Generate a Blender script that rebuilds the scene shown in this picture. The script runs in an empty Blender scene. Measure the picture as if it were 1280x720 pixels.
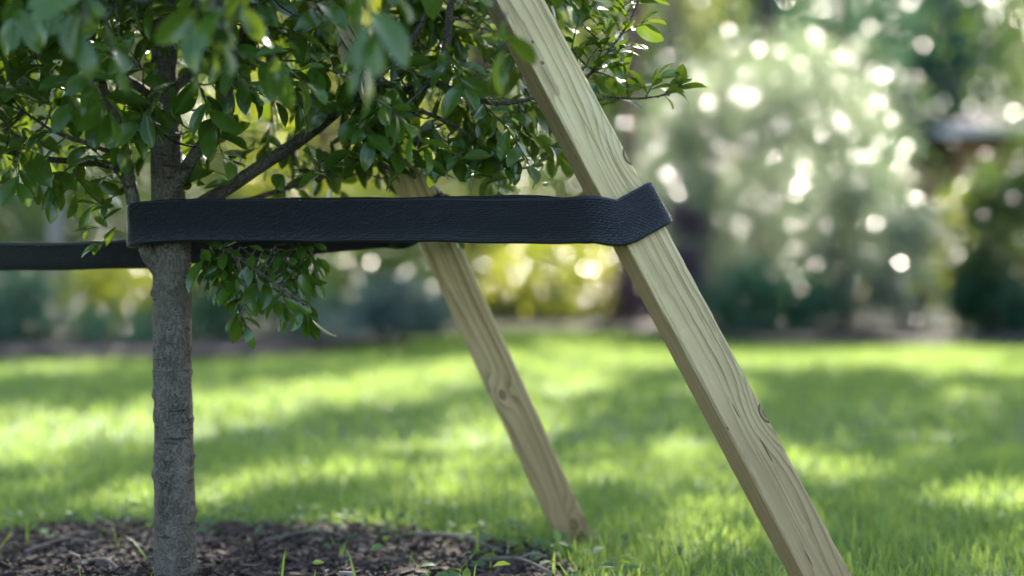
import bpy, bmesh, math, random
import numpy as np
from mathutils import Vector, Matrix, Quaternion

random.seed(7)
rng = np.random.default_rng(11)
sc = bpy.context.scene
COL = sc.collection

# ------------------------------------------------------------------ camera, sky, sun, exposure
CAM_H = 0.385
FPX = 50.0 / 36.0 * 1280.0
cam_data = bpy.data.cameras.new("camera")
cam = bpy.data.objects.new("camera", cam_data)
COL.objects.link(cam)
cam.location = (0, 0, CAM_H)
cam.rotation_euler = (math.radians(90), 0, 0)
cam_data.lens = 50.0
cam_data.sensor_width = 36.0
cam_data.clip_start = 0.05
cam_data.clip_end = 500
cam_data.dof.use_dof = True
cam_data.dof.focus_distance = 1.665
cam_data.dof.aperture_fstop = 1.85
sc.camera = cam

SUN_EL = math.radians(38)
SUN_AZ = math.radians(14.5)          # from straight behind the garden, a little to the right
S = np.array([math.sin(SUN_AZ) * math.cos(SUN_EL), math.cos(SUN_AZ) * math.cos(SUN_EL), math.sin(SUN_EL)])

world = bpy.data.worlds.new("World")
sc.world = world
world.use_nodes = True
wn = world.node_tree.nodes
sky = wn.new("ShaderNodeTexSky")
sky.sky_type = 'NISHITA'
sky.sun_disc = False
sky.sun_elevation = SUN_EL
sky.sun_rotation = SUN_AZ
sky.air_density = 0.9
sky.dust_density = 2.0
sky.ozone_density = 0.7
world.node_tree.links.new(sky.outputs[0], wn["Background"].inputs[0])
wn["Background"].inputs[1].default_value = 0.102

sun_data = bpy.data.lights.new("sun", 'SUN')
sun_data.energy = 4.4
sun_data.angle = math.radians(0.53)
sun_data.color = (1.0, 0.92, 0.77)
sun = bpy.data.objects.new("sun", sun_data)
COL.objects.link(sun)
sun.location = (4, 16, 14)
sun.rotation_euler = Vector(-S).to_track_quat('-Z', 'Y').to_euler()

sc.view_settings.view_transform = 'Standard'
sc.view_settings.look = 'None'
sc.view_settings.exposure = 2.75
sc.view_settings.gamma = 1.0
sc.view_settings.use_curve_mapping = False
sc.render.engine = 'CYCLES'
sc.cycles.use_denoising = True
sc.cycles.max_bounces = 8
sc.cycles.diffuse_bounces = 4
sc.cycles.glossy_bounces = 3
sc.cycles.transmission_bounces = 4
sc.cycles.transparent_max_bounces = 4
sc.cycles.sample_clamp_indirect = 6.0

# ------------------------------------------------------------------ helpers
def P(px, py, d):
    """point at distance d along the view, seen at (px, py) of the 1280x720 photograph"""
    return np.array([(px - 640.0) / FPX * d, d, CAM_H + (360.0 - py) / FPX * d])

def tag(o, label=None, cat=None, group=None, kind=None):
    if label: o["label"] = label
    if cat: o["category"] = cat
    if group: o["group"] = group
    if kind: o["kind"] = kind
    return o

def empty(name, loc=(0, 0, 0)):
    o = bpy.data.objects.new(name, None)
    o.location = loc
    o.empty_display_size = 0.1
    COL.objects.link(o)
    return o

def link(name, mesh, mat=None, parent=None):
    o = bpy.data.objects.new(name, mesh)
    COL.objects.link(o)
    if mat and not mesh.materials: mesh.materials.append(mat)
    if parent:
        o.parent = parent
        o.matrix_parent_inverse = Matrix.Translation(-Vector(parent.matrix_basis.translation))
    return o

def np_mesh(name, V, F, uv=None, tint=None, smooth=True):
    """V (n,3); F (m,k) with k = 3 or 4; uv per vertex; tint per vertex"""
    V = np.ascontiguousarray(V, dtype=np.float32)
    F = np.ascontiguousarray(F, dtype=np.int32)
    me = bpy.data.meshes.new(name)
    me.vertices.add(len(V))
    me.vertices.foreach_set("co", V.ravel())
    k = F.shape[1]
    me.loops.add(F.size)
    me.loops.foreach_set("vertex_index", F.ravel())
    me.polygons.add(len(F))
    me.polygons.foreach_set("loop_start", np.arange(0, F.size, k, dtype=np.int32))
    me.polygons.foreach_set("loop_total", np.full(len(F), k, dtype=np.int32))
    me.polygons.foreach_set("use_smooth", np.full(len(F), smooth, dtype=bool))
    if uv is not None:
        l = me.uv_layers.new(name="UVMap")
        l.data.foreach_set("uv", np.ascontiguousarray(uv[F.ravel()], dtype=np.float32).ravel())
    if tint is not None:
        a = me.attributes.new("tint", 'FLOAT', 'POINT')
        a.data.foreach_set("value", np.ascontiguousarray(tint, dtype=np.float32))
    me.update(calc_edges=True)
    return me

def grid_faces(nu, nv, close_v=False):
    F = []
    for i in range(nu - 1):
        for j in range(nv if close_v else nv - 1):
            a = i * nv + j; b = i * nv + (j + 1) % nv
            F.append((a, b, b + nv, a + nv))
    return np.array(F, dtype=np.int32)

def catmull(pts, n):
    pts = np.asarray(pts, float)
    k = len(pts)
    ext = np.vstack([2 * pts[0] - pts[1], pts, 2 * pts[-1] - pts[-2]])
    out = []
    for t in np.linspace(0, k - 1, n):
        i = min(int(t), k - 2); f = t - i
        p0, p1, p2, p3 = ext[i], ext[i + 1], ext[i + 2], ext[i + 3]
        out.append(0.5 * (2 * p1 + (p2 - p0) * f + (2 * p0 - 5 * p1 + 4 * p2 - p3) * f * f + (3 * p1 - p0 - 3 * p2 + p3) * f ** 3))
    return np.array(out)

def unit(v):
    v = np.asarray(v, float)
    return v / max(np.linalg.norm(v), 1e-9)

def tube(pts, rad, sides=8, rough=0.0, seed=0, knobs=()):
    """tapered tube along pts with radii rad; rough = relative waviness; knobs = (index share, angle, size)"""
    r_ = np.random.default_rng(seed)
    pts = np.asarray(pts, float); n = len(pts)
    T = np.gradient(pts, axis=0); T /= np.linalg.norm(T, axis=1)[:, None] + 1e-9
    a = np.array([1.0, 0, 0]) if abs(T[0][0]) < 0.8 else np.array([0, 1.0, 0])
    V = np.zeros((n, sides, 3)); UV = np.zeros((n, sides, 2))
    ph = r_.uniform(0, 6.28, 6)
    L = 0
    for i in range(n):
        a = unit(a - T[i] * np.dot(a, T[i])); b = np.cross(T[i], a)
        if i: L += np.linalg.norm(pts[i] - pts[i - 1])
        for j in range(sides):
            th = 2 * math.pi * j / sides
            r = rad[i] * (1 + rough * (math.sin(3 * th + ph[0] + 31 * L) + math.sin(2 * th + ph[1] - 17 * L) + 0.8 * math.sin(ph[2] + 55 * L + th)
                          + 0.5 * math.sin(160 * L + 5 * th + ph[3])) + r_.normal(0, rough * 0.35))
            for (ks, ka, kz, kw) in knobs:
                dl = (i / (n - 1) - ks) * 1.0; da = (th - ka + math.pi) % (2 * math.pi) - math.pi
                r += kz * math.exp(-(dl / kw) ** 2 - (da / 0.5) ** 2)
            V[i, j] = pts[i] + r * (math.cos(th) * a + math.sin(th) * b)
            UV[i, j] = (L, j / sides)
    F = grid_faces(n, sides, True)
    V = np.vstack([V.reshape(-1, 3), pts[-1] + T[-1] * rad[-1] * 0.6])
    UV = np.vstack([UV.reshape(-1, 2), [L, 0.5]])
    e = (n - 1) * sides
    cap = np.array([(e + j, e + (j + 1) % sides, len(V) - 1, len(V) - 1) for j in range(0, sides)], dtype=np.int32)
    return V, F, cap, UV

def tube_mesh(name, pts, rad, sides=8, **kw):
    V, F, cap, UV = tube(pts, rad, sides, **kw)
    me = bpy.data.meshes.new(name)
    me.from_pydata(V.tolist(), [], F.tolist() + [c[:3].tolist() for c in cap])
    for p in me.polygons: p.use_smooth = True
    me.update()
    return me

# ------------------------------------------------------------------ materials
class Nodes:
    def __init__(self, name):
        self.m = bpy.data.materials.new(name); self.m.use_nodes = True
        self.t = self.m.node_tree; self.n = self.t.nodes
        self.bsdf = self.n["Principled BSDF"]; self.out = self.n["Material Output"]
    def new(self, typ, **kw):
        x = self.n.new(typ)
        for k, v in kw.items(): setattr(x, k, v)
        return x
    def l(self, a, b): self.t.links.new(a, b)
    def put(self, sock, v):
        if hasattr(v, "is_output") or hasattr(v, "links"): self.l(v, sock)
        else: sock.default_value = v
    def math(self, op, a, b=None, clamp=False):
        x = self.new("ShaderNodeMath", operation=op); x.use_clamp = clamp
        self.put(x.inputs[0], a)
        if b is not None: self.put(x.inputs[1], b)
        return x.outputs[0]
    def mix(self, f, a, b, typ='MIX'):
        x = self.new("ShaderNodeMix", data_type='RGBA', blend_type=typ)
        self.put(x.inputs[0], f)
        self.put(x.inputs[6], a if not isinstance(a, tuple) else (*a, 1)); self.put(x.inputs[7], b if not isinstance(b, tuple) else (*b, 1))
        return x.outputs[2]
    def noise(self, vec, scale, detail=3, rough=0.55, dist=0.0):
        x = self.new("ShaderNodeTexNoise"); x.inputs["Scale"].default_value = scale
        x.inputs["Detail"].default_value = detail; x.inputs["Roughness"].default_value = rough; x.inputs["Distortion"].default_value = dist
        if vec is not None: self.l(vec, x.inputs["Vector"])
        return x.outputs["Fac"]
    def ramp(self, f, stops):
        x = self.new("ShaderNodeValToRGB"); self.l(f, x.inputs[0])
        e = x.color_ramp.elements
        while len(e) < len(stops): e.new(0.5)
        for q, (p, c) in zip(e, stops): q.position = p; q.color = (*c, 1) if len(c) == 3 else c
        return x.outputs[0]
    def mapping(self, vec, scale):
        x = self.new("ShaderNodeMapping"); x.inputs["Scale"].default_value = scale; self.l(vec, x.inputs["Vector"])
        return x.outputs[0]
    def coords(self, which="Object"):
        return self.new("ShaderNodeTexCoord").outputs[which]
    def bump(self, h, strength, dist):
        x = self.new("ShaderNodeBump"); x.inputs["Strength"].default_value = strength; x.inputs["Distance"].default_value = dist
        self.l(h, x.inputs["Height"]); self.l(x.outputs[0], self.bsdf.inputs["Normal"])
        return x.outputs[0]

def leaf_material(name, dark, light, rough=0.35, trans=0.35, tcol=(0.30, 0.42, 0.03), under=None, veins=False, spec=0.5, coat=0.0):
    N = Nodes(name)
    at = N.new("ShaderNodeAttribute", attribute_name="tint").outputs["Fac"]
    oi = N.new("ShaderNodeObjectInfo").outputs["Random"] if veins else None
    f = N.math('FRACT', N.math('ADD', at, oi)) if veins else at
    col = N.ramp(f, [(0.0, dark), (0.72, light), (0.90, light), (1.0, (light[0] * 2.6, light[1] * 1.5, light[2] * 1.3))] if veins else [(0.0, dark), (1.0, light)])
    nz = N.noise(N.coords("Object"), 60 if veins else 1.2, 2)
    col = N.mix(0.5, col, N.mix(nz, tuple(c * 0.55 for c in dark), tuple(min(1, c * 1.25) for c in light)))
    if veins:
        sep = N.new("ShaderNodeSeparateXYZ"); N.l(N.coords("UV"), sep.inputs[0])
        ax = N.math('ABSOLUTE', N.math('SUBTRACT', sep.outputs[1], 0.5))
        mid = N.math('LESS_THAN', ax, 0.035)
        side = N.math('SINE', N.math('MULTIPLY', N.math('SUBTRACT', sep.outputs[0], N.math('MULTIPLY', ax, 0.55)), 50.0))
        side = N.math('GREATER_THAN', side, 0.93)
        v = N.math('MAXIMUM', mid, N.math('MULTIPLY', side, 0.35))
        col = N.mix(N.math('MULTIPLY', v, 0.45), col, (light[0] * 1.6, light[1] * 1.5, light[2] * 1.3))
        N.bump(N.math('MULTIPLY', v, -1.0), 0.25, 0.0006)
    if under:
        back = N.new("ShaderNodeNewGeometry").outputs["Backfacing"]
        col = N.mix(N.math('MULTIPLY', back, 0.6), col, under)
    N.put(N.bsdf.inputs["Base Color"], col)
    N.bsdf.inputs["Roughness"].default_value = rough
    N.bsdf.inputs["Specular IOR Level"].default_value = spec
    if coat:
        N.bsdf.inputs["Coat Weight"].default_value = 1.0; N.bsdf.inputs["Coat Roughness"].default_value = coat; N.bsdf.inputs["Coat IOR"].default_value = 1.6
    tr = N.new("ShaderNodeBsdfTranslucent"); N.put(tr.inputs[0], N.mix(0.6, col, tcol))
    mx = N.new("ShaderNodeMixShader"); mx.inputs[0].default_value = trans
    N.l(N.bsdf.outputs[0], mx.inputs[1]); N.l(tr.outputs[0], mx.inputs[2]); N.l(mx.outputs[0], N.out.inputs[0])
    return N.m

def plain_noise_material(name, a, b, scale, rough=0.9, bump=0.0, bdist=0.01, stretch=(1, 1, 1), detail=5):
    N = Nodes(name)
    vec = N.mapping(N.coords("Object"), stretch)
    f = N.noise(vec, scale, detail, 0.6)
    N.put(N.bsdf.inputs["Base Color"], N.ramp(f, [(0.3, a), (0.7, b)]))
    N.bsdf.inputs["Roughness"].default_value = rough
    if bump: N.bump(f, bump, bdist)
    return N.m

def wood_material(name, knots, checks, tone=1.0, shift=0.0):
    """sawn pressure-treated pine; local Z runs along the stake; knots = (x, z, size)"""
    N = Nodes(name)
    co = N.coords("Object")
    sep = N.new("ShaderNodeSeparateXYZ"); N.l(co, sep.inputs[0])
    x, y, z = sep.outputs
    wob = N.noise(N.mapping(co, (9, 9, 1.7)), 1.0, 2, 0.5)
    wob2 = N.noise(N.mapping(co, (30, 30, 5)), 1.0, 2, 0.5)
    u = N.math('ADD', x, N.math('MULTIPLY', y, 0.62))
    u = N.math('ADD', u, N.math('MULTIPLY', wob, 0.085))
    u = N.math('ADD', u, N.math('MULTIPLY', wob2, 0.006))
    u = N.math('ADD', u, shift)
    core = None; dark = None
    for (kx, kz, ks) in knots:
        dx = N.math('SUBTRACT', x, kx); dz = N.math('SUBTRACT', z, kz)
        q = N.math('ADD', N.math('POWER', N.math('DIVIDE', dx, ks * 2.0), 2.0), N.math('POWER', N.math('DIVIDE', dz, ks * 3.6), 2.0))
        g = N.math('EXPONENT', N.math('MULTIPLY', q, -1.0))
        u = N.math('ADD', u, N.math('MULTIPLY', g, ks * 2.6))
        q2 = N.math('SQRT', N.math('ADD', N.math('POWER', N.math('DIVIDE', dx, ks * 0.62), 2.0), N.math('POWER', N.math('DIVIDE', dz, ks * 1.0), 2.0)))
        q2 = N.math('ADD', q2, N.math('MULTIPLY', wob2, 0.9))
        c = N.math('LESS_THAN', q2, 1.45)
        rings = N.math('MULTIPLY', N.math('ADD', N.math('SINE', N.math('MULTIPLY', q2, 11.0)), 1.0), 0.5)
        edge = N.math('LESS_THAN', N.math('ABSOLUTE', N.math('SUBTRACT', q2, 1.38)), 0.12)
        k = N.math('MULTIPLY', c, N.math('MAXIMUM', N.math('MULTIPLY', rings, 0.75), edge))
        dark = k if dark is None else N.math('MAXIMUM', dark, k)
        core = c if core is None else N.math('MAXIMUM', core, c)
    uneven = N.noise(N.mapping(co, (60, 60, 0.8)), 1.0, 1, 0.5)
    u = N.math('ADD', u, N.math('MULTIPLY', uneven, 0.022))
    saw = N.math('FRACT', N.math('MULTIPLY', u, 78.0))
    late = N.math('POWER', saw, 3.2)
    late = N.math('MULTIPLY', late, N.math('SUBTRACT', 1.0, N.math('POWER', saw, 30.0)))
    vary = N.noise(N.mapping(co, (45, 45, 2)), 1.0, 3, 0.6)
    late = N.math('MULTIPLY', late, N.math('POWER', N.math('MULTIPLY', vary, 1.75), 2.0))
    fine = N.noise(N.mapping(co, (900, 900, 14)), 1.0, 3, 0.65)
    stain = N.noise(N.mapping(co, (26, 26, 5)), 1.0, 4, 0.6)
    base = N.ramp(stain, [(0.25, (0.44 * tone, 0.335 * tone, 0.185 * tone)), (0.5, (0.62 * tone, 0.50 * tone, 0.285 * tone)), (0.75, (0.72 * tone, 0.63 * tone, 0.42 * tone))])
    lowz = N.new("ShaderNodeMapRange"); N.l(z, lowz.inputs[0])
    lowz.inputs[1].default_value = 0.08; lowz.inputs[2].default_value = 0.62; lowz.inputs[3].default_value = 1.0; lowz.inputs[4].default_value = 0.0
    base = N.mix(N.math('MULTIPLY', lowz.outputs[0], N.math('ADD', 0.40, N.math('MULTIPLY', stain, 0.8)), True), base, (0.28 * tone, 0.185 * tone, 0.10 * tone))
    col = N.mix(N.math('MULTIPLY', late, 0.95, True), base, (0.19 * tone, 0.125 * tone, 0.06 * tone))
    if core is not None:
        col = N.mix(N.math('MULTIPLY', core, 0.55), col, (0.22, 0.17, 0.085))
        col = N.mix(N.math('MULTIPLY', dark, 0.85), col, (0.045, 0.032, 0.018))
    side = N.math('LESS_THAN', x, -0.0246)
    streak = N.noise(N.mapping(co, (160, 160, 3)), 1.0, 3, 0.6)
    col = N.mix(N.math('MULTIPLY', N.math('GREATER_THAN', streak, 0.585), 0.5), col, (0.24, 0.16, 0.085))
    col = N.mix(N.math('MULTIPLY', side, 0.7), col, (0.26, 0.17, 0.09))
    for (cx, cz, cw, cl) in checks:
        dx = N.math('DIVIDE', N.math('SUBTRACT', x, N.math('ADD', cx, N.math('MULTIPLY', wob2, 0.004))), cw)
        dz = N.math('DIVIDE', N.math('SUBTRACT', z, cz), cl)
        q = N.math('LESS_THAN', N.math('ADD', N.math('MULTIPLY', dx, dx), N.math('MULTIPLY', dz, dz)), 1.0)
        col = N.mix(N.math('MULTIPLY', q, 0.8), col, (0.04, 0.028, 0.015))
    col = N.mix(0.35, col, N.ramp(fine, [(0.3, (0.25, 0.2, 0.1)), (0.7, (0.65, 0.6, 0.42))]), 'OVERLAY')
    vor = N.new("ShaderNodeTexVoronoi"); vor.inputs["Scale"].default_value = 34.0; N.l(N.mapping(co, (1, 1, 0.6)), vor.inputs["Vector"])
    spot = N.math('LESS_THAN', vor.outputs["Distance"], 0.055)
    col = N.mix(N.math('MULTIPLY', spot, 0.6), col, (0.06, 0.045, 0.025))
    N.put(N.bsdf.inputs["Base Color"], col)
    N.bsdf.inputs["Roughness"].default_value = 0.72
    N.bsdf.inputs["Specular IOR Level"].default_value = 0.3
    N.bump(N.math('ADD', N.math('MULTIPLY', late, 0.6), N.math('MULTIPLY', fine, 0.5)), 0.35, 0.0012)
    return N.m

def bark_material(name, a=(0.085, 0.075, 0.055), b=(0.24, 0.22, 0.18)):
    N = Nodes(name)
    co = N.coords("Object")
    big = N.noise(N.mapping(co, (1, 1, 0.45)), 38, 4, 0.65)
    net = N.new("ShaderNodeTexVoronoi", feature='DISTANCE_TO_EDGE'); net.inputs["Scale"].default_value = 210
    dist = N.new("ShaderNodeVectorMath", operation='ADD')
    nv = N.new("ShaderNodeTexNoise"); nv.inputs["Scale"].default_value = 120; N.l(co, nv.inputs["Vector"])
    sc_ = N.new("ShaderNodeVectorMath", operation='SCALE'); N.l(nv.outputs["Color"], sc_.inputs[0]); sc_.inputs["Scale"].default_value = 0.012
    N.l(N.mapping(co, (1, 1, 0.30)), dist.inputs[0]); N.l(sc_.outputs[0], dist.inputs[1]); N.l(dist.outputs[0], net.inputs["Vector"])
    cr = N.math('SUBTRACT', 1.0, N.math('MULTIPLY', net.outputs["Distance"], 3.2), True)
    lent = N.noise(N.mapping(co, (25, 25, 190)), 1.0, 3, 0.6)
    lent = N.math('GREATER_THAN', lent, 0.62)
    col = N.ramp(big, [(0.28, a), (0.5, tuple((p + q) / 2 for p, q in zip(a, b))), (0.75, b)])
    col = N.mix(N.math('MULTIPLY', N.math('POWER', cr, 3.0), 0.38), col, (0.30, 0.28, 0.24))
    patch = N.noise(co, 17, 3, 0.6)
    col = N.mix(N.math('MULTIPLY', N.math('GREATER_THAN', patch, 0.55), 0.3), col, (0.10, 0.095, 0.06))
    col = N.mix(N.math('MULTIPLY', lent, 0.7), col, (0.022, 0.017, 0.012))
    N.put(N.bsdf.inputs["Base Color"], col)
    N.bsdf.inputs["Roughness"].default_value = 0.85
    N.bsdf.inputs["Specular IOR Level"].default_value = 0.25
    N.bump(N.math('ADD', N.math('MULTIPLY', big, 1.2), N.math('MULTIPLY', cr, 0.5)), 0.9, 0.0035)
    return N.m

def strap_material():
    N = Nodes("black_rubber_webbing")
    uv = N.coords("UV")
    sep = N.new("ShaderNodeSeparateXYZ"); N.l(uv, sep.inputs[0])
    u, v = sep.outputs[0], sep.outputs[1]                     # metres along, 0..1 across
    face = N.math('MULTIPLY', N.math('GREATER_THAN', v, 0.05), N.math('LESS_THAN', v, 0.95))
    wig = N.math('MULTIPLY', N.math('SINE', N.math('ADD', N.math('MULTIPLY', u, 1300.0), N.math('MULTIPLY', v, 60.0))), 1.1)
    nz = N.noise(N.mapping(uv, (220, 14, 1)), 1.0, 3)
    row = N.math('ADD', N.math('MULTIPLY', v, 112.0), N.math('ADD', wig, N.math('MULTIPLY', nz, 7.0)))
    wv = N.math('MULTIPLY', N.math('ADD', N.math('SINE', row), 1.0), 0.5)
    grain = N.noise(N.mapping(uv, (420, 30, 1)), 1.0, 4, 0.6)
    amp = N.new('ShaderNodeMapRange'); N.l(v, amp.inputs[0]); amp.inputs[1].default_value = 0.08; amp.inputs[2].default_value = 0.35; amp.inputs[3].default_value = 0.45; amp.inputs[4].default_value = 1.0
    face = N.math('MULTIPLY', face, amp.outputs[0])
    h = N.math('MULTIPLY', face, N.math('ADD', wv, N.math('MULTIPLY', grain, 0.9)))
    vor = N.new("ShaderNodeTexVoronoi"); vor.inputs["Scale"].default_value = 1.0; N.l(N.mapping(uv, (26, 2.1, 1)), vor.inputs["Vector"])
    speck = N.math('LESS_THAN', vor.outputs["Distance"], 0.045)
    speck = N.math('MULTIPLY', speck, N.math('GREATER_THAN', N.noise(N.mapping(uv, (7, 1, 1)), 1.0, 1), 0.52))
    dust = N.noise(N.mapping(uv, (9, 1.2, 1)), 1.0, 5, 0.65)
    col = N.mix(N.math('MULTIPLY', dust, 0.8), (0.004, 0.0048, 0.008), (0.012, 0.0145, 0.022))
    col = N.mix(N.math('MULTIPLY', speck, 0.55), col, (0.35, 0.34, 0.31))
    N.put(N.bsdf.inputs["Base Color"], col)
    N.put(N.bsdf.inputs["Roughness"], N.math('ADD', 0.27, N.math('MULTIPLY', dust, 0.28)))
    N.bsdf.inputs["Specular IOR Level"].default_value = 0.5
    N.bump(h, 0.8, 0.0020)
    return N.m

M_bark = bark_material("young_bark", (0.024, 0.018, 0.012), (0.150, 0.122, 0.090))
M_twig = bark_material("twig_bark", (0.026, 0.02, 0.014), (0.085, 0.07, 0.05))
M_leaf = leaf_material("tree_leaf", (0.007, 0.030, 0.004), (0.048, 0.118, 0.010), rough=0.20, trans=0.22, under=(0.055, 0.110, 0.015), veins=True)
M_strap = strap_material()
M_grass = leaf_material("grass_blade", (0.048, 0.138, 0.011), (0.195, 0.310, 0.042), rough=0.5, trans=0.40, tcol=(0.42, 0.53, 0.13), spec=0.35)
M_weed = leaf_material("weed_leaf", (0.03, 0.08, 0.03), (0.10, 0.18, 0.08), rough=0.6, trans=0.3, spec=0.2)
M_straw = leaf_material("dry_straw", (0.30, 0.24, 0.13), (0.50, 0.43, 0.28), rough=0.7, trans=0.2, tcol=(0.5, 0.4, 0.2))
M_lawn = plain_noise_material("lawn_earth", (0.028, 0.060, 0.008), (0.065, 0.120, 0.016), 14)
M_soil = plain_noise_material("bed_soil", (0.010, 0.007, 0.006), (0.030, 0.021, 0.018), 9, 0.95, 0.6, 0.03)
M_mulch = plain_noise_material("mulch_soil", (0.014, 0.009, 0.006), (0.050, 0.033, 0.023), 60, 0.95, 0.8, 0.01)

def chip_material():
    N = Nodes("bark_chip")
    at = N.new("ShaderNodeAttribute", attribute_name="tint").outputs["Fac"]
    col = N.ramp(at, [(0.0, (0.020, 0.012, 0.008)), (0.6, (0.050, 0.031, 0.021)), (0.93, (0.115, 0.077, 0.054)), (1.0, (0.26, 0.22, 0.19))])
    N.put(N.bsdf.inputs["Base Color"], col); N.bsdf.inputs["Roughness"].default_value = 0.8
    N.bump(N.noise(N.coords(), 260, 3), 0.5, 0.002)
    return N.m
M_chip = chip_material()

# ------------------------------------------------------------------ ground
def sheet(name, V, F, mat, label=None, kind='structure'):
    o = link(name, np_mesh(name, V, F), mat)
    o["kind"] = kind
    return o

g = np.array([[-60, -20, 0], [60, -20, 0], [60, 90, 0], [-60, 90, 0]], float)
sheet("lawn", g, np.array([[0, 1, 2, 3]]), M_lawn)

def bed_edge(x):
    """distance of the far edge of the lawn at x"""
    left = 7.05 + 0.25 * np.sin(x * 2.1)
    mid = 12.2
    right = 9.25 + 0.2 * np.sin(x * 1.3 + 1)
    wl = 1 / (1 + np.exp((x + 0.85) * 5.0)); wr = 1 / (1 + np.exp(-(x - 1.15) * 5.5))
    return wl * left + wr * right + (1 - wl - wr) * mid

xs = np.linspace(-16, 16, 200)
rows = []
for k, (off, z) in enumerate([(0, -0.03), (0.04, 0.035), (0.25, 0.055), (0.8, 0.07), (3.0, 0.10), (25.0, 0.15)]):
    rows.append(np.stack([xs, bed_edge(xs) + off + 0.03 * np.sin(xs * 9 + k), np.full_like(xs, z) + 0.012 * np.sin(xs * 13 + k * 2)], 1))
Vb = np.vstack(rows)
sheet("garden_bed", Vb, grid_faces(6, 200), M_soil)

MC = np.array([-0.46, 1.80]); 
def mulch_r(th):
    return 0.515 + 0.035 * np.sin(3 * th + 0.5) + 0.02 * np.sin(7 * th) + 0.012 * np.sin(13 * th + 1)
nr, nt = 22, 90
Vm = []
for i in range(nr):
    for j in range(nt):
        th = 2 * math.pi * j / nt; r = mulch_r(th) * (i + 0.02) / (nr - 1)
        f = i / (nr - 1)
        z = 0.012 * (1 - f ** 3) + 0.006 * math.sin(40 * r + 5 * th) + rng.normal(0, 0.004) - (0.012 if i == nr - 1 else 0)
        Vm.append((MC[0] + r * math.cos(th), MC[1] + r * math.sin(th), z))
sheet("mulch_bed", np.array(Vm), grid_faces(nr, nt, True), M_mulch)

# ------------------------------------------------------------------ foliage machinery
def leaf_template(nu, nv, length=1.0, width=0.4, fold=0.18, droop=0.25, power=0.85, twist=0.0, blunt=0.85):
    """leaf along +X, face +Z; returns verts, quads, uv"""
    V = []; UV = []
    for i in range(nu):
        t = i / (nu - 1)
        w = width * 0.5 * (math.sin(math.pi * min(1, t ** power * 0.985 + 0.012)) ** blunt)
        for j in range(nv):
            s = 2 * j / (nv - 1) - 1
            x = t * length; y = s * w
            zc = -droop * length * t * t + 0.10 * length * t
            z = zc + fold * abs(s) * w - 0.10 * fold * w * math.sin(6 * t + s)
            a = twist * t
            V.append((x, y * math.cos(a) - (z - zc) * math.sin(a), zc + y * math.sin(a) + (z - zc) * math.cos(a)))
            UV.append((t, 0.5 + s * 0.5))
    return np.array(V), grid_faces(nu, nv), np.array(UV)

def frames(direction, normal):
    """(n,3,3) rotation matrices with columns x=direction, y, z=normal"""
    X = direction / (np.linalg.norm(direction, axis=1)[:, None] + 1e-9)
    Z = normal - X * np.sum(normal * X, 1)[:, None]
    Z /= np.linalg.norm(Z, axis=1)[:, None] + 1e-9
    Y = np.cross(Z, X)
    return np.stack([X, Y, Z], 2)

def scatter_mesh(name, tmpl, pos, R, scale, tint):
    V, F, UV = tmpl
    n, k = len(pos), len(V)
    W = np.einsum('nij,kj->nki', R, V) * scale[:, None, None] + pos[:, None, :]
    FF = F[None] + (np.arange(n) * k)[:, None, None]
    return np_mesh(name, W.reshape(-1, 3), FF.reshape(-1, F.shape[1]), np.tile(UV, (n, 1)), np.repeat(tint, k))

# openings carved into the crowns so sun reaches the lawn and the plants behind
STRIPES = [((-1.35, 3.25), (-0.60, 5.2), 0.38), ((-0.60, 5.2), (0.35, 8.8), 0.32), ((-0.62, 2.55), (-0.25, 2.95), 0.10),
           ((-0.12, 3.3), (0.10, 4.3), 0.15), ((0.2, 5.2), (0.5, 8.8), 0.22),
           ((0.62, 2.95), (0.74, 3.15), 0.13), ((0.80, 2.62), (1.05, 2.70), 0.12), ((1.0, 2.45), (1.3, 2.6), 0.15),
           ((0.40, 3.2), (0.44, 3.3), 0.06), ((0.72, 5.0), (0.9, 5.6), 0.10), ((1.45, 4.6), (1.6, 5.0), 0.10), ((1.2, 8.4), (1.5, 8.9), 0.14),
           ((-2.6, 5.5), (-2.0, 7.0), 0.25)]
SPHERES = [(P(985, 110, 11.5), 1.6), (P(1055, 300, 11.0), 0.75), (P(700, 330, 13.6), 0.7), (P(380, 120, 14.5), 1.5), (P(180, 375, 9.2), 0.22),
           (P(1210, 262, 10.6), 0.22), (P(560, 60, 15), 0.9), (P(1180, 40, 9.0), 0.35), (P(60, 80, 14), 0.6), (P(870, 30, 16), 0.8),
           (P(560, 170, 15), 0.6)]
DAPPLES = [(P(330, 90, 2.0), 0.16), (P(575, 50, 1.9), 0.12), (P(790, 70, 1.72), 0.12), (P(80, 110, 1.95), 0.12), (P(590, 190, 1.75), 0.08), (P(310, 340, 1.75), 0.06)]
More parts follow.
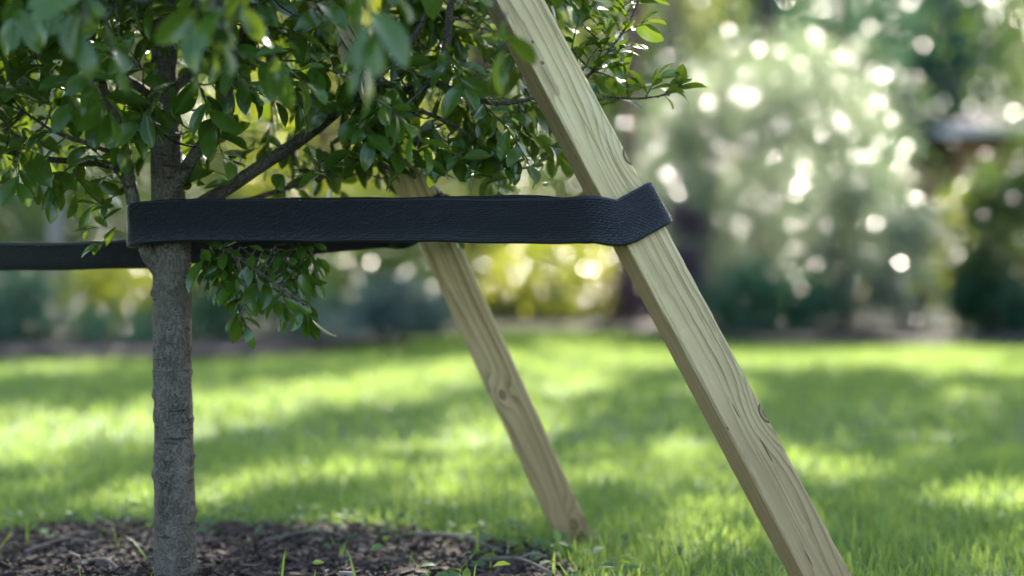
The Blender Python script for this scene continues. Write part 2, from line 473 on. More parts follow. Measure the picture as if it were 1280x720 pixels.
def sunlit_cut(pos, keep=0.06):
    """True for leaves that stay: those that do not stand in one of the sun's openings"""
    G = pos - S[None] * (pos[:, 2] / S[2])[:, None]
    ok = np.ones(len(pos), bool)
    for (a, b, w) in STRIPES:
        a = np.array(a); b = np.array(b); ab = b - a
        t = np.clip(((G[:, :2] - a) @ ab) / (ab @ ab), 0, 1)
        dd = np.linalg.norm(G[:, :2] - (a + t[:, None] * ab), axis=1)
        e = dd / (w * (1 + 0.25 * np.sin(G[:, 0] * 9 + G[:, 1] * 5)) + 0.04)
        ok &= rng.random(len(pos)) < np.clip((e - 0.55) / 0.85, 0, 1)
    for (c, r) in SPHERES:
        q = pos - c; t = q @ S
        dd = np.linalg.norm(q - t[:, None] * S[None], axis=1)
        ok &= ~((dd < r) & (t > r))
    ok |= rng.random(len(pos)) < keep
    for (c, r) in DAPPLES:                                    # crown thinned over the young tree to dapple it with sun
        q = pos - c; t = q @ S
        dd = np.linalg.norm(q - t[:, None] * S[None], axis=1)
        ok &= ~((dd < r) & (t > 1.5) & (rng.random(len(pos)) < 0.85))
    return ok

T_oval = leaf_template(4, 3, 1, 0.46, 0.35, 0.30)
T_big = leaf_template(3, 3, 1, 0.62, 0.25, 0.25)
T_glint = leaf_template(4, 3, 1, 0.36, 0.15, 0.12)
T_narrow = leaf_template(4, 3, 1, 0.26, 0.4, 0.35)

def crown_points(n, c, r, clumps, spread, shell=0.5, base_cut=None):
    """points clustered round clump centres inside an ellipsoid"""
    c = np.asarray(c, float); r = np.asarray(r, float)
    q = rng.normal(size=(clumps, 3)); q /= np.linalg.norm(q, axis=1)[:, None]
    q *= (rng.random(clumps) ** (1 / 3 * (1 - shell) + 0.01))[:, None]
    cc = c + q * r
    idx = rng.integers(0, clumps, n)
    sz = rng.uniform(0.6, 1.4, clumps)
    p = cc[idx] + rng.normal(size=(n, 3)) * spread * sz[idx][:, None] * np.array([1, 1, 0.75])
    out = unit_rows(p - c)
    tl = rng.random(clumps)
    return p, out, tl[idx]

def unit_rows(v): return v / (np.linalg.norm(v, axis=1)[:, None] + 1e-9)

def leafy(name, mat, tmpl, n, c, r, leaf, clumps=40, spread=0.16, shell=0.6, cut=False, up=0.5, parent=None, zmin=0.03, jit=0.35, keep=0.06):
    p, out, tl = crown_points(n, c, r, clumps, spread, shell)
    m = p[:, 2] > zmin
    if cut: m &= sunlit_cut(p, keep)
    p, out, tl = p[m], out[m], tl[m]; k = len(p)
    d = unit_rows(out * 0.7 + rng.normal(size=(k, 3)) * 0.7 + np.array([0, 0, -0.10 + 0.2 * up]))
    nrm = rng.normal(size=(k, 3)) * 0.75 + np.array([0, 0, up]) + out * 0.35
    s = leaf * rng.uniform(0.65, 1.3, k)
    tint = np.clip(tl * (1 - jit) + rng.random(k) * jit, 0, 1)
    me = scatter_mesh(name, tmpl, p, frames(d, nrm), s, tint)
    o = link(name, me, mat, parent); o["kind"] = "stuff"
    return o

def stems(parent, base, top_c, top_r, n, r0, mat, name="stem"):
    for i in range(n):
        a = rng.uniform(0, 6.28)
        e = np.asarray(top_c) + np.array([math.cos(a) * top_r[0], math.sin(a) * top_r[1], rng.uniform(-0.2, 0.6) * top_r[2]]) * 0.7
        b = np.asarray(base) + np.array([math.cos(a), math.sin(a), 0]) * 0.08 * top_r[0]
        mid = (b + e) / 2 + rng.normal(size=3) * 0.06 * top_r[0]
        pts = catmull([b, mid, e], 9)
        link(name, tube_mesh(name, pts, np.linspace(r0, r0 * 0.3, 9), 6), mat, parent)

M_stem = plain_noise_material("shrub_stem", (0.05, 0.035, 0.025), (0.13, 0.10, 0.075), 20, 0.9)

def shrub(name, label, px0, px1, py_top, d, mat, leaf, n, tmpl=T_oval, depth=None, clumps=40, spread=None, up=0.5, cut=False, group=None, jit=0.35, cat='shrub', shell=0.6, nst=5):
    cx = ((px0 + px1) / 2 - 640) / FPX * d; hw = (px1 - px0) / 2 / FPX * d
    top = CAM_H + (360 - py_top) / FPX * d
    c = np.array([cx, d, top * 0.52]); r = np.array([hw * 0.86, depth or hw * 0.8, top * 0.44])
    root = empty(name, (cx, d, 0.08))
    tag(root, label, cat, group)
    stems(root, (cx, d, 0.0), c, r, nst, 0.012 + 0.006 * top, M_stem)
    leafy("foliage", mat, tmpl, n, c, r, leaf, clumps, spread or hw * 0.17, shell, cut, up, root, 0.10, jit)
    return root

def tree(name, label, base, crown_c, crown_r, trunk_r, mat, leaf, n, tmpl=T_oval, bark=None, clumps=70, spread=0.35, cut=True, group=None, lean=(0, 0), shell=0.55, zmin=0.3, keep=0.06, extra=(), limbs=6, up=0.45):
    root = empty(name, (base[0], base[1], 0.0))
    tag(root, label, 'tree', group)
    b = np.array([base[0], base[1], -0.05]); c = np.asarray(crown_c, float)
    top = c + np.array([0, 0, crown_r[2] * 0.5])
    pts = catmull([b, b + (0.02 + lean[0], lean[1], c[2] * 0.35), c * np.array([.5, .5, 0]) + b * np.array([.5, .5, 0]) + np.array([0, 0, c[2] * 0.75]), top], 16)
    link("trunk", tube_mesh("trunk", pts, np.linspace(trunk_r, trunk_r * 0.3, 16), 10, rough=0.02, seed=int(abs(base[0]) * 100)), bark or M_stem, root)
    for i in range(limbs):
        a = 6.28 * i / limbs + rng.uniform(-.4, .4)
        s0 = pts[int(rng.integers(7, 12))]
        e = c + np.array([math.cos(a) * crown_r[0], math.sin(a) * crown_r[1], rng.uniform(-.1, .5) * crown_r[2]]) * 0.75
        q = catmull([s0, (s0 + e) / 2 + np.array([0, 0, 0.12 * crown_r[2]]), e], 8)
        link("limb", tube_mesh("limb", q, np.linspace(trunk_r * 0.4, trunk_r * 0.1, 8), 6), bark or M_stem, root)
    leafy("crown", mat, tmpl, n, c, crown_r, leaf, clumps, spread, shell, cut, up, root, zmin, keep=keep)
    for (ec, er, en) in extra:
        leafy("bough", mat, tmpl, en, ec, er, leaf, 14, 0.14, 0.3, False, up, root, zmin)
    return root

# foliage colours of the planting
F_silver = leaf_material("silver_foliage", (0.012, 0.040, 0.026), (0.075, 0.135, 0.070), 0.25, 0.32, (0.48, 0.60, 0.32), spec=1.0, coat=0.25)
F_dark = leaf_material("dark_foliage", (0.012, 0.034, 0.014), (0.040, 0.080, 0.026), 0.30, 0.25, (0.20, 0.32, 0.03))
F_teal = leaf_material("teal_foliage", (0.010, 0.054, 0.032), (0.032, 0.115, 0.062), 0.30, 0.25, (0.12, 0.28, 0.10))
F_blue = leaf_material("blue_grey_foliage", (0.045, 0.080, 0.075), (0.110, 0.165, 0.145), 0.5, 0.25, (0.20, 0.30, 0.18))
F_yellow = leaf_material("yellow_green_foliage", (0.060, 0.110, 0.008), (0.21, 0.25, 0.015), 0.34, 0.45, (0.55, 0.58, 0.02), coat=0.22)
F_mid = leaf_material("mid_green_foliage", (0.030, 0.072, 0.014), (0.085, 0.145, 0.026), 0.34, 0.36, (0.38, 0.50, 0.04))
F_purple = leaf_material("purple_foliage", (0.045, 0.030, 0.050), (0.11, 0.075, 0.115), 0.45, 0.25, (0.25, 0.12, 0.20))
F_grey = leaf_material("pale_green_foliage", (0.07, 0.10, 0.045), (0.17, 0.20, 0.10), 0.4, 0.4, (0.45, 0.50, 0.15))
B_red = plain_noise_material("red_brown_bark", (0.10, 0.055, 0.045), (0.21, 0.12, 0.10), 6, 0.9, 0.5, 0.02, (1, 1, 0.3))
B_grey = plain_noise_material("grey_bark", (0.16, 0.15, 0.14), (0.34, 0.32, 0.30), 6, 0.9, 0.5, 0.02, (1, 1, 0.3))
B_twig = plain_noise_material("weathered_twig", (0.07, 0.055, 0.045), (0.20, 0.17, 0.14), 40, 0.9)
B_dark = plain_noise_material("dark_purple_bark", (0.045, 0.033, 0.045), (0.11, 0.08, 0.10), 6, 0.9, 0.5, 0.02, (1, 1, 0.3))

# ------------------------------------------------------------------ house beyond the garden
def house():
    root = empty("brick_house", (8.2, 23.5, 0))
    tag(root, 'orange brick house with mauve grey hipped roof behind the garden at right', 'house')
    def part(name, V, F, mat, par=None):
        me = bpy.data.meshes.new(name); me.from_pydata(V, [], F); me.update()
        return link(name, me, mat, par or root)
    x0, x1, y0, y1, e, rz = 6.95, 14.0, 22.2, 28.0, 2.85, 4.1
    N = Nodes("house_brick")
    br = N.new("ShaderNodeTexBrick"); br.inputs["Color1"].default_value = (0.50, 0.19, 0.09, 1); br.inputs["Color2"].default_value = (0.42, 0.15, 0.075, 1)
    br.inputs["Mortar"].default_value = (0.35, 0.30, 0.26, 1); br.inputs["Scale"].default_value = 4.4
    mp = N.new("ShaderNodeMapping"); mp.inputs["Rotation"].default_value = (math.radians(90), 0, 0); N.l(N.coords(), mp.inputs[0]); N.l(mp.outputs[0], br.inputs[0])
    N.l(br.outputs[0], N.bsdf.inputs[0]); N.bsdf.inputs["Roughness"].default_value = 0.9
    M_tile = plain_noise_material("roof_tile", (0.050, 0.041, 0.060), (0.085, 0.070, 0.100), 3, 0.95, 0.4, 0.02, (1, 6, 1))
    M_white = plain_noise_material("painted_timber", (0.6, 0.58, 0.55), (0.72, 0.70, 0.67), 4, 0.5)
    M_glass = Nodes("window_glass"); M_glass.bsdf.inputs["Base Color"].default_value = (0.03, 0.04, 0.05, 1); M_glass.bsdf.inputs["Roughness"].default_value = 0.08
    part("wall", [(x0, y0, 0), (x1, y0, 0), (x1, y1, 0), (x0, y1, 0), (x0, y0, e), (x1, y0, e), (x1, y1, e), (x0, y1, e)],
         [(0, 1, 5, 4), (1, 2, 6, 5), (2, 3, 7, 6), (3, 0, 4, 7)], N.m)
    o = 0.45; ym = (y0 + y1) / 2; h = (y1 - y0) / 2
    rf = part("roof", [(x0 - o, y0 - o, e), (x1 + o, y0 - o, e), (x1 + o, y1 + o, e), (x0 - o, y1 + o, e), (x0 + h, ym, rz), (x1 - h, ym, rz),
                  (x0 - o, y0 - o, e - .12), (x1 + o, y0 - o, e - .12), (x1 + o, y1 + o, e - .12), (x0 - o, y1 + o, e - .12)],
         [(0, 1, 5, 4), (1, 2, 5), (2, 3, 4, 5), (3, 0, 4), (0, 6, 7, 1), (1, 7, 8, 2), (2, 8, 9, 3), (3, 9, 6, 0), (9, 8, 7, 6)], M_tile)
    g_ = 0.06
    part("gutter", [(x0 - o - g_, y0 - o - g_ - .05, e - .14), (x1 + o, y0 - o - g_ - .05, e - .14), (x1 + o, y0 - o - .01, e - .14), (x0 - o - g_, y0 - o - .01, e - .14),
                    (x0 - o - g_, y0 - o - g_ - .05, e - .02), (x1 + o, y0 - o - g_ - .05, e - .02), (x1 + o, y0 - o - .01, e - .02), (x0 - o - g_, y0 - o - .01, e - .02)],
         [(0, 1, 5, 4), (0, 3, 2, 1), (4, 5, 6, 7), (0, 4, 7, 3)], M_white, rf)
    for wx in (8.2, 11.0):
        w = part("window", [(wx, y0 - .04, .95), (wx + 1.2, y0 - .04, .95), (wx + 1.2, y0 - .04, 2.2), (wx, y0 - .04, 2.2),
                            (wx + .08, y0 - .04, 1.03), (wx + 1.12, y0 - .04, 1.03), (wx + 1.12, y0 - .04, 2.12), (wx + .08, y0 - .04, 2.12)],
                 [(0, 1, 5, 4), (1, 2, 6, 5), (2, 3, 7, 6), (3, 0, 4, 7)], M_white)
        part("pane", [(wx + .05, y0 - .015, 1.0), (wx + 1.15, y0 - .015, 1.0), (wx + 1.15, y0 - .015, 2.15), (wx + .05, y0 - .015, 2.15)], [(0, 1, 2, 3)], M_glass.m, w)
house()

# ------------------------------------------------------------------ trees behind
BG = 'trees beyond the lawn'
def X(px, d): return (px - 640) / FPX * d
tree("added_shade_tree", "spreading tree added for shade, crown unseen, whose dark boughs hang in at the top right corner", (6.6, 7.6), (2.3, 9.8, 5.5), (5.8, 6.2, 1.7), 0.20, F_dark, 0.17, 30000, T_big,  # added for shade; crown stays out of view, shaped by the sun openings
     clumps=320, spread=0.46, shell=0.1, zmin=3.7, keep=0.0, limbs=9,
     extra=[((X(1215, 8.5), 8.5, 2.05), (0.36, 0.5, 0.30), 330), ((X(1290, 8.3), 8.3, 1.75), (0.25, 0.4, 0.22), 150)])
tree("slender_tree", "slender red-brown trunk rising behind the top of the near stake", (X(786, 13.5), 13.5), (X(786, 13.5) + .3, 14.5, 5.6), (1.7, 1.5, 1.9), 0.115, F_mid, 0.11, 5200, bark=B_red, zmin=3.0)
tree("grey_trunk_tree", "pale grey trunk between the near stake and the big silver shrub", (X(852, 15.5), 15.5), (X(840, 15.5), 15.9, 4.6), (0.8, 1.0, 1.6), 0.09, F_grey, 0.10, 4200, bark=B_grey, zmin=2.9)
tree("purple_trunk_tree", "dark purplish trunk at the top edge above the silver shrub", (X(968, 17), 17), (X(968, 17) - .2, 17.6, 6.0), (1.7, 1.4, 2.0), 0.17, F_dark, 0.12, 4200, bark=B_dark, zmin=3.6)
tree("conifer_tree", "dark blue-green tree behind the right shoulder of the silver shrub", (X(1062, 18), 18), (X(1062, 18), 18.4, 3.2), (0.65, 0.8, 3.0), 0.14, F_teal, 0.10, 6500, clumps=90, spread=0.25)
tree("dark_tree", "dark leafy tree with yellow-green flecks standing behind the house side", (X(1380, 15), 15), (X(1375, 15), 15.5, 4.0), (0.85, 1.2, 2.9), 0.14, F_dark, 0.11, 5000)
tree("lime_tree", "sunlit yellow-green tree glimpsed through the young tree crown", (X(400, 15), 15), (X(400, 15), 15.3, 2.9), (1.35, 1.1, 2.1), 0.10, F_yellow, 0.10, 5500, clumps=80, spread=0.24)
tree("pale_trunk_tree", "thin pale grey trunk standing at far left below the black strap", (X(67, 11), 11), (X(40, 11.5), 11.5, 3.4), (1.1, 1.1, 1.9), 0.058, F_mid, 0.10, 4200, bark=B_grey, zmin=1.3)
tree("dark_tree", "dark green tree behind the left half of the young tree", (X(150, 14), 14), (X(170, 14), 14.2, 3.3), (1.5, 1.2, 2.7), 0.13, F_dark, 0.11, 6000)
tree("broadleaf_tree", "mid-green tree seen between the two wooden stakes", (X(590, 17), 17), (X(600, 17), 17.2, 3.6), (1.5, 1.2, 3.0), 0.13, F_mid, 0.11, 6500)
tree("olive_tree", "tall olive-green tree behind the red-brown trunk", (X(735, 19), 19), (X(745, 19), 19.4, 4.2), (1.5, 1.2, 3.4), 0.13, F_mid, 0.12, 5000)
for i, (px, d, rx, h, m, lab) in enumerate([
        (-80, 19, 2.4, 6.5, F_dark, "far dark tree at the left edge beyond the pale trunk"),
        (260, 21, 2.4, 7.5, F_dark, "far dark tree behind the sunlit yellow-green tree"),
        (480, 22, 2.2, 7.0, F_teal, "far blue-green tree left of the far stake"),
        (900, 22, 1.7, 6.8, F_teal, "far blue-green tree above the left part of the silver shrub"),
        (1130, 27, 1.5, 7.0, F_teal, "far blue-green tree left of the brick house roof"),
        (1510, 21, 2.2, 7.5, F_dark, "far dark tree at the right edge beyond the house")]):
    tree("garden_tree", lab, (X(px, d), d), (X(px, d), d + .3, h * 0.5), (rx, 1.5, h * 0.5), 0.16, m, 0.19, 8500, T_big, clumps=130, spread=0.42, group=BG)

for (px, rx, h, m, lab) in [(0, 4.6, 10, F_teal, "tallest far tree closing the view at left"), (420, 4.4, 9.5, F_dark, "far dark tree closing the view behind the far stake"),
                            (760, 3.6, 9.5, F_dark, "far green tree closing the view behind the red-brown trunk"), (985, 2.6, 8.5, F_dark, "far dark tree closing the view above the silver shrub"),
                            (1190, 3.4, 10, F_dark, "far dark tree rising behind the brick house roof"), (1440, 4.2, 10, F_teal, "far blue-green tree closing the view at right")]:
    d = 32
    tree("garden_tree", lab, (X(px, d), d), (X(px, d), d + .3, h * 0.5), (rx, 1.8, h * 0.5), 0.2, m, 0.30, 8000, T_big, clumps=200, spread=0.55, group=BG, cut=False, shell=0.2)
# hedge closing the garden at the back
hd = empty("hedge", (0, 25.5, 0)); tag(hd, "long dark hedge closing the garden behind all the trees", "hedge")
for (x0, x1) in ((-12, -4), (-4, 3.4), (3.4, 6.2)):
    leafy("foliage", F_dark, T_big, 5200, ((x0 + x1) / 2, 25.5, 2.0 if x0 < 3 else 1.3), ((x1 - x0) / 2, 0.7, 2.2 if x0 < 3 else 1.4), 0.22, 120, 0.4, 0.1, False, 0.4, hd)
stems(hd, (0, 25.5, 0), (0, 25.5, 2), (8, .4, 1.5), 6, 0.08, M_stem)

# ------------------------------------------------------------------ shrubs of the borders
shrub("silver_shrub", "big rounded silvery shrub full of sun glints right of the near stake", 805, 1122, 58, 11.5, F_silver, 0.047, 30000, T_glint, depth=1.0, clumps=130, spread=0.17, up=0.75, nst=9, shell=0.45)
F_sunlit_top = leaf_material("sunlit_top_foliage", (0.10, 0.17, 0.08), (0.24, 0.31, 0.17), 0.22, 0.42, (0.60, 0.72, 0.42), spec=0.9, coat=0.25)  # paler leaf colour paints the sunlit top of the silver shrub
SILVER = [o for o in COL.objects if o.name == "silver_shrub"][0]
leafy("sunlit_top_leaves", F_sunlit_top, T_glint, 6000, P(968, 150, 11.55), (0.88, 0.7, 0.66), 0.042, 60, 0.13, 0.5, False, 0.8, SILVER, 1.2)
shrub("glossy_shrub", "low dark glossy shrub in front of the big silvery shrub", 885, 1035, 338, 10.5, F_teal, 0.065, 2600, clumps=36, spread=0.09)
shrub("pale_twig_shrub", "narrow pale leafy shrub with a column of glints beside the silvery shrub", 1028, 1090, 215, 10.7, F_silver, 0.065, 1300, T_glint, depth=0.25, clumps=22, spread=0.08)
shrub("blue_grey_shrub", "hazy blue-grey shrub between the silvery shrub and right edge", 1080, 1200, 262, 10.8, F_blue, 0.06, 3200, T_narrow, clumps=40, spread=0.1)
shrub("dark_shrub", "dark green bush at the right edge with yellow leaves on its top", 1190, 1345, 200, 10.3, F_dark, 0.075, 4200, clumps=50, spread=0.12)
shrub("yellow_tipped_shrub", "small bright yellow-green bush before the brick house wall", 1172, 1232, 236, 11.2, F_yellow, 0.07, 500, clumps=24, spread=0.09, depth=0.3)
shrub("leafy_perennial", "low mid-green leafy clump at the right edge of the lawn", 1195, 1300, 345, 10.1, F_teal, 0.075, 1300, clumps=20, spread=0.07, cat='plant', nst=3)
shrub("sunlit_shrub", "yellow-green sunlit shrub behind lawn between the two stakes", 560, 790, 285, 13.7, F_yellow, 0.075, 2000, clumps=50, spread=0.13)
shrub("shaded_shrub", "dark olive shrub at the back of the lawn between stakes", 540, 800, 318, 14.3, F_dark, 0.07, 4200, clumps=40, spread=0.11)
shrub("purple_shrub", "purple-leaved shrub just right of the near stake", 836, 884, 252, 10.9, F_purple, 0.06, 1500, clumps=26, spread=0.06)
shrub("low_purple_shrub", "small dusky purple bush hidden behind the near stake", 745, 830, 345, 13.4, F_purple, 0.06, 1000, clumps=20, spread=0.1)
shrub("mound_shrub", "rounded blue-grey mound shrub left of the far stake's foot", 425, 565, 352, 8.9, F_blue, 0.05, 3000, clumps=44, spread=0.07)
shrub("golden_shrub", "yellow-green shrub right behind the young tree's trunk", 75, 310, 335, 9.3, F_yellow, 0.07, 3300, clumps=44, spread=0.11)
shrub("blue_green_perennial", "blue-green leafy perennial at the left edge of the border", -60, 105, 345, 8.4, F_teal, 0.07, 2200, T_narrow, clumps=30, spread=0.09, cat='plant')
shrub("narrow_leaved_perennial", "low blue-green plant at front of the left border near the trunk", 95, 245, 392, 8.25, F_teal, 0.06, 1200, T_narrow, clumps=20, spread=0.07, cat='plant', nst=3)
shrub("grey_perennial", "grey-green leafy plant right of the trunk in the left border", 248, 420, 342, 8.8, F_teal, 0.065, 2400, T_narrow, clumps=34, spread=0.09, cat='plant')
shrub("small_perennial", "small pale green tuft at the border's corner by the lawn", 385, 450, 402, 8.3, F_blue, 0.05, 600, T_narrow, clumps=12, spread=0.05, cat='plant', nst=3)
shrub("dark_shrub", "dark green bush deep in the left border behind the mound shrub", 330, 560, 250, 11.5, F_dark, 0.07, 3600, clumps=50, spread=0.13)
shrub("dark_shrub", "dark green bush behind the yellow-green shrub at left", -60, 210, 215, 11.8, F_dark, 0.07, 4000, clumps=50, spread=0.14)

# ------------------------------------------------------------------ lawn grass
T_blade = (np.array([(0, -.5, 0), (0, .5, 0), (.10, -.42, .5), (.10, .42, .5), (.36, -.22, .86), (.36, .22, .86), (.62, 0, 1.0), (.62, 0.02, 1.0)]), np.array([(0, 1, 3, 2), (2, 3, 5, 4), (4, 5, 7, 6)]),
           np.array([(0, 0), (0, 1), (.5, 0), (.5, 1), (.8, 0), (.8, 1), (1, .5), (1, .5)]))

def grass(name, n, d0, d1, hmin, hmax, width, mat=M_grass, spread=0.42, mask=None, tint=None, pw=1.0):
    u = rng.random(n)
    y = d0 + (d1 - d0) * u ** pw
    x = (rng.random(n) * 2 - 1) * (spread * y + 0.35)
    if mask is not None:
        m = mask(x, y); x, y = x[m], y[m]
    n = len(x)
    a = rng.uniform(0, 2 * math.pi, n); h = rng.uniform(hmin, hmax, n) * rng.uniform(0.7, 1.15, n)
    lean = rng.uniform(0.2, 1.2, n); w = width * rng.uniform(0.7, 1.3, n)
    ca, sa = np.cos(a), np.sin(a)
    V, F, UV = T_blade
    k = len(V)
    lx = V[None, :, 0] * (h * lean)[:, None]; ly = V[None, :, 1] * w[:, None]; lz = V[None, :, 2] * h[:, None] * (1.05 - 0.25 * lean)[:, None]
    W = np.stack([x[:, None] + lx * ca[:, None] - ly * sa[:, None], y[:, None] + lx * sa[:, None] + ly * ca[:, None], lz - 0.004 + np.zeros_like(lx)], 2)
    FF = F[None] + (np.arange(n) * k)[:, None, None]
    patch = 0.5 + 0.22 * np.sin(x * 3.1 + y * 1.7) + 0.18 * np.sin(x * 7.3 - y * 4.1)
    t = np.clip(0.55 * patch + 0.5 * rng.random(n), 0, 1) if tint is None else rng.uniform(tint[0], tint[1], n)
    me = np_mesh(name, W.reshape(-1, 3), FF.reshape(-1, 4), np.tile(UV, (n, 1)), np.repeat(t, k))
    o = link(name, me, mat)
    return o

def in_mulch(x, y, grow=0.0):
    dx, dy = x - MC[0], y - MC[1]
    return np.hypot(dx, dy) < mulch_r(np.arctan2(dy, dx)) + grow
def lawn_mask(x, y):
    return (y < bed_edge(x) + 0.03) & ~(in_mulch(x, y, -0.015))
o = grass("grass", 52000, 1.25, 3.4, 0.022, 0.050, 0.0034, mask=lawn_mask)
tag(o, "fine green grass of the lawn close to the stakes", "grass", kind="stuff")
o = grass("grass", 90000, 3.3, 13.4, 0.028, 0.058, 0.0075, mask=lawn_mask, pw=0.75)
tag(o, "green grass of the lawn stretching to the borders", "grass", kind="stuff")
o = grass("tall_grass", 900, 1.35, 2.5, 0.045, 0.085, 0.0042, mask=lambda x, y: lawn_mask(x, y) & (rng.random(len(x)) < np.where(x > 0.15, 0.8, 0.3)))
tag(o, "longer grass blades standing up round the stake feet", "grass", kind="stuff")
o = grass("straw", 3000, 1.7, 2.7, 0.008, 0.03, 0.003, M_straw, mask=lambda x, y: in_mulch(x, y, 0.10) & ~in_mulch(x, y, -0.10), tint=(0, 1))
tag(o, "dry straw strewn along the mulch edge", "straw", kind="stuff")
o = grass("weed_grass", 1300, 1.3, 2.5, 0.025, 0.075, 0.0045, mask=lambda x, y: in_mulch(x, y, -0.03) & (rng.random(len(x)) < 0.42))
tag(o, "scattered grass seedlings coming up through the dark mulch", "grass", kind="stuff")
# small round-leaved weeds at the lawn edge
n = 600
th = rng.uniform(0, 6.28, n); rr = mulch_r(th) + rng.normal(-0.05, 0.08, n)
pp = np.stack([MC[0] + rr * np.cos(th), MC[1] + rr * np.sin(th), rng.uniform(0.015, 0.045, n)], 1)
me = scatter_mesh("weeds", T_oval, pp, frames(rng.normal(size=(n, 3)) * [1, 1, .3], np.tile([0, 0, 1.0], (n, 1)) + rng.normal(size=(n, 3)) * .4), rng.uniform(.014, .03, n), rng.random(n))
o = link("weeds", me, M_weed); tag(o, "small bluish weeds along the edge of the mulch", "weeds", kind="stuff")

# bark mulch
n = 11000
th = rng.uniform(0, 6.28, n); rr = mulch_r(th) * np.sqrt(rng.random(n)) * 1.01
T_chip = (np.array([(-.5, -.22, -.07), (.5, -.16, -.05), (.42, .22, -.08), (-.46, .17, -.05), (-.44, -.17, .08), (.46, -.13, .07), (.36, .17, .05), (-.40, .14, .10)]),
          np.array([(3, 2, 1, 0), (4, 5, 6, 7), (0, 1, 5, 4), (1, 2, 6, 5), (2, 3, 7, 6), (3, 0, 4, 7)]), np.zeros((8, 2)))
f = rr / mulch_r(th)
pp = np.stack([MC[0] + rr * np.cos(th), MC[1] + rr * np.sin(th), 0.012 * (1 - f ** 3) + rng.uniform(0.0, 0.014, n)], 1)
me = scatter_mesh("bark_mulch", T_chip, pp, frames(rng.normal(size=(n, 3)) * [1, 1, .30], np.tile([0, 0, 1.0], (n, 1)) + rng.normal(size=(n, 3)) * .45), rng.uniform(.005, .022, n) * rng.uniform(.6, 1.2, n), rng.random(n) ** 1.5)
for p_ in me.polygons: p_.use_smooth = False
o = link("bark_mulch", me, M_chip); tag(o, "dark shredded bark mulch round the trunk", "mulch", kind="stuff")

# loose twigs on the mulch
for (pa, pb, r, lab) in [((520, 668), (628, 690), .0042, "pale forked twig lying at the mulch edge before the far stake"),
                         ((30, 690), (110, 676), .0035, "grey twig lying on the mulch at far left"),
                         ((330, 676), (430, 668), .0030, "thin pale twig on the mulch right of the trunk"),
                         ((600, 700), (690, 716), .0035, "dry grey twig among grass below the far stake's foot"),
                         ((95, 705), (150, 712), .0040, "short broken twig on the mulch left of the trunk")]:
    def gp(q):
        d = FPX * (CAM_H - 0.022) / (q[1] - 360); p = P(q[0], q[1], d); return p
    a, b = gp(pa), gp(pb)
    root = empty("fallen_twig", a); tag(root, lab, "twig", "twigs on the mulch")
    mid = (a + b) / 2 + np.array([0.004, 0.01, 0.008])
    link("stick", tube_mesh("stick", catmull([a, mid, b], 10), np.linspace(r, r * .6, 10) * .8, 7, rough=0.06), B_twig, root)
    link("side_shoot", tube_mesh("side_shoot", catmull([mid, mid + (b - a) * .2 + np.array([0, .02, .006]), mid + (b - a) * .32 + np.array([0.01, .035, .0])], 6), np.linspace(r * .5, r * .25, 6), 6), B_twig, root)

# ------------------------------------------------------------------ wooden stakes
def stake(label, base, top, size, rot, mat, seed=0):
    """square sawn post from base to top; local Z along the post, local -Y the face towards the camera"""
    base = np.asarray(base, float); top = np.asarray(top, float)
    L = np.linalg.norm(top - base); z = (top - base) / L
    yv = np.array([0, 1.0, 0]); yv = unit(yv - z * np.dot(yv, z)); xv = np.cross(yv, z)
    c, s = math.cos(rot), math.sin(rot)
    x2 = c * xv + s * yv; y2 = -s * xv + c * yv
    h = size / 2; b = 0.0032
    prof = [(-h + b, -h), (0, -h), (h - b, -h), (h - .0008, -h + .0008), (h, -h + b), (h, 0), (h, h - b), (h - .0008, h - .0008), (h - b, h), (0, h), (-h + b, h), (-h + .0008, h - .0008), (-h, h - b), (-h, 0), (-h, -h + b), (-h + .0008, -h + .0008)]
    n = 90; V = []
    r_ = np.random.default_rng(seed)
    nz = r_.normal(0, 0.00022, (n, len(prof))); 
    for i in range(n):
        t = i / (n - 1)
        bend = 0.0
        for j, (px_, py_) in enumerate(prof):
            V.append((px_ + bend + nz[i, j], py_ + nz[i, (j + 3) % len(prof)], t * L))
    k = len(prof)
    F = grid_faces(n, k, True).tolist()
    V.append((0, 0, 0)); V.append((0, 0, L))
    F += [((j + 1) % k, j, n * k) for j in range(k)] + [((n - 1) * k + j, (n - 1) * k + (j + 1) % k, n * k + 1) for j in range(k)]
    me = bpy.data.meshes.new("wooden_stake"); me.from_pydata(V, [], F)
    for p_ in me.polygons: p_.use_smooth = False
    me.update(); me.materials.append(mat)
    o = bpy.data.objects.new("wooden_stake", me); COL.objects.link(o)
    Mx = Matrix(((x2[0], y2[0], z[0], base[0]), (x2[1], y2[1], z[1], base[1]), (x2[2], y2[2], z[2], base[2]), (0, 0, 0, 1)))
    o.matrix_world = Mx
    tag(o, label, "stake", "wooden stakes round the young tree")
    return o, Mx, x2, y2, z

def axis_at(base, top, z):
    t = (z - base[2]) / (top[2] - base[2]); return base + (top - base) * t

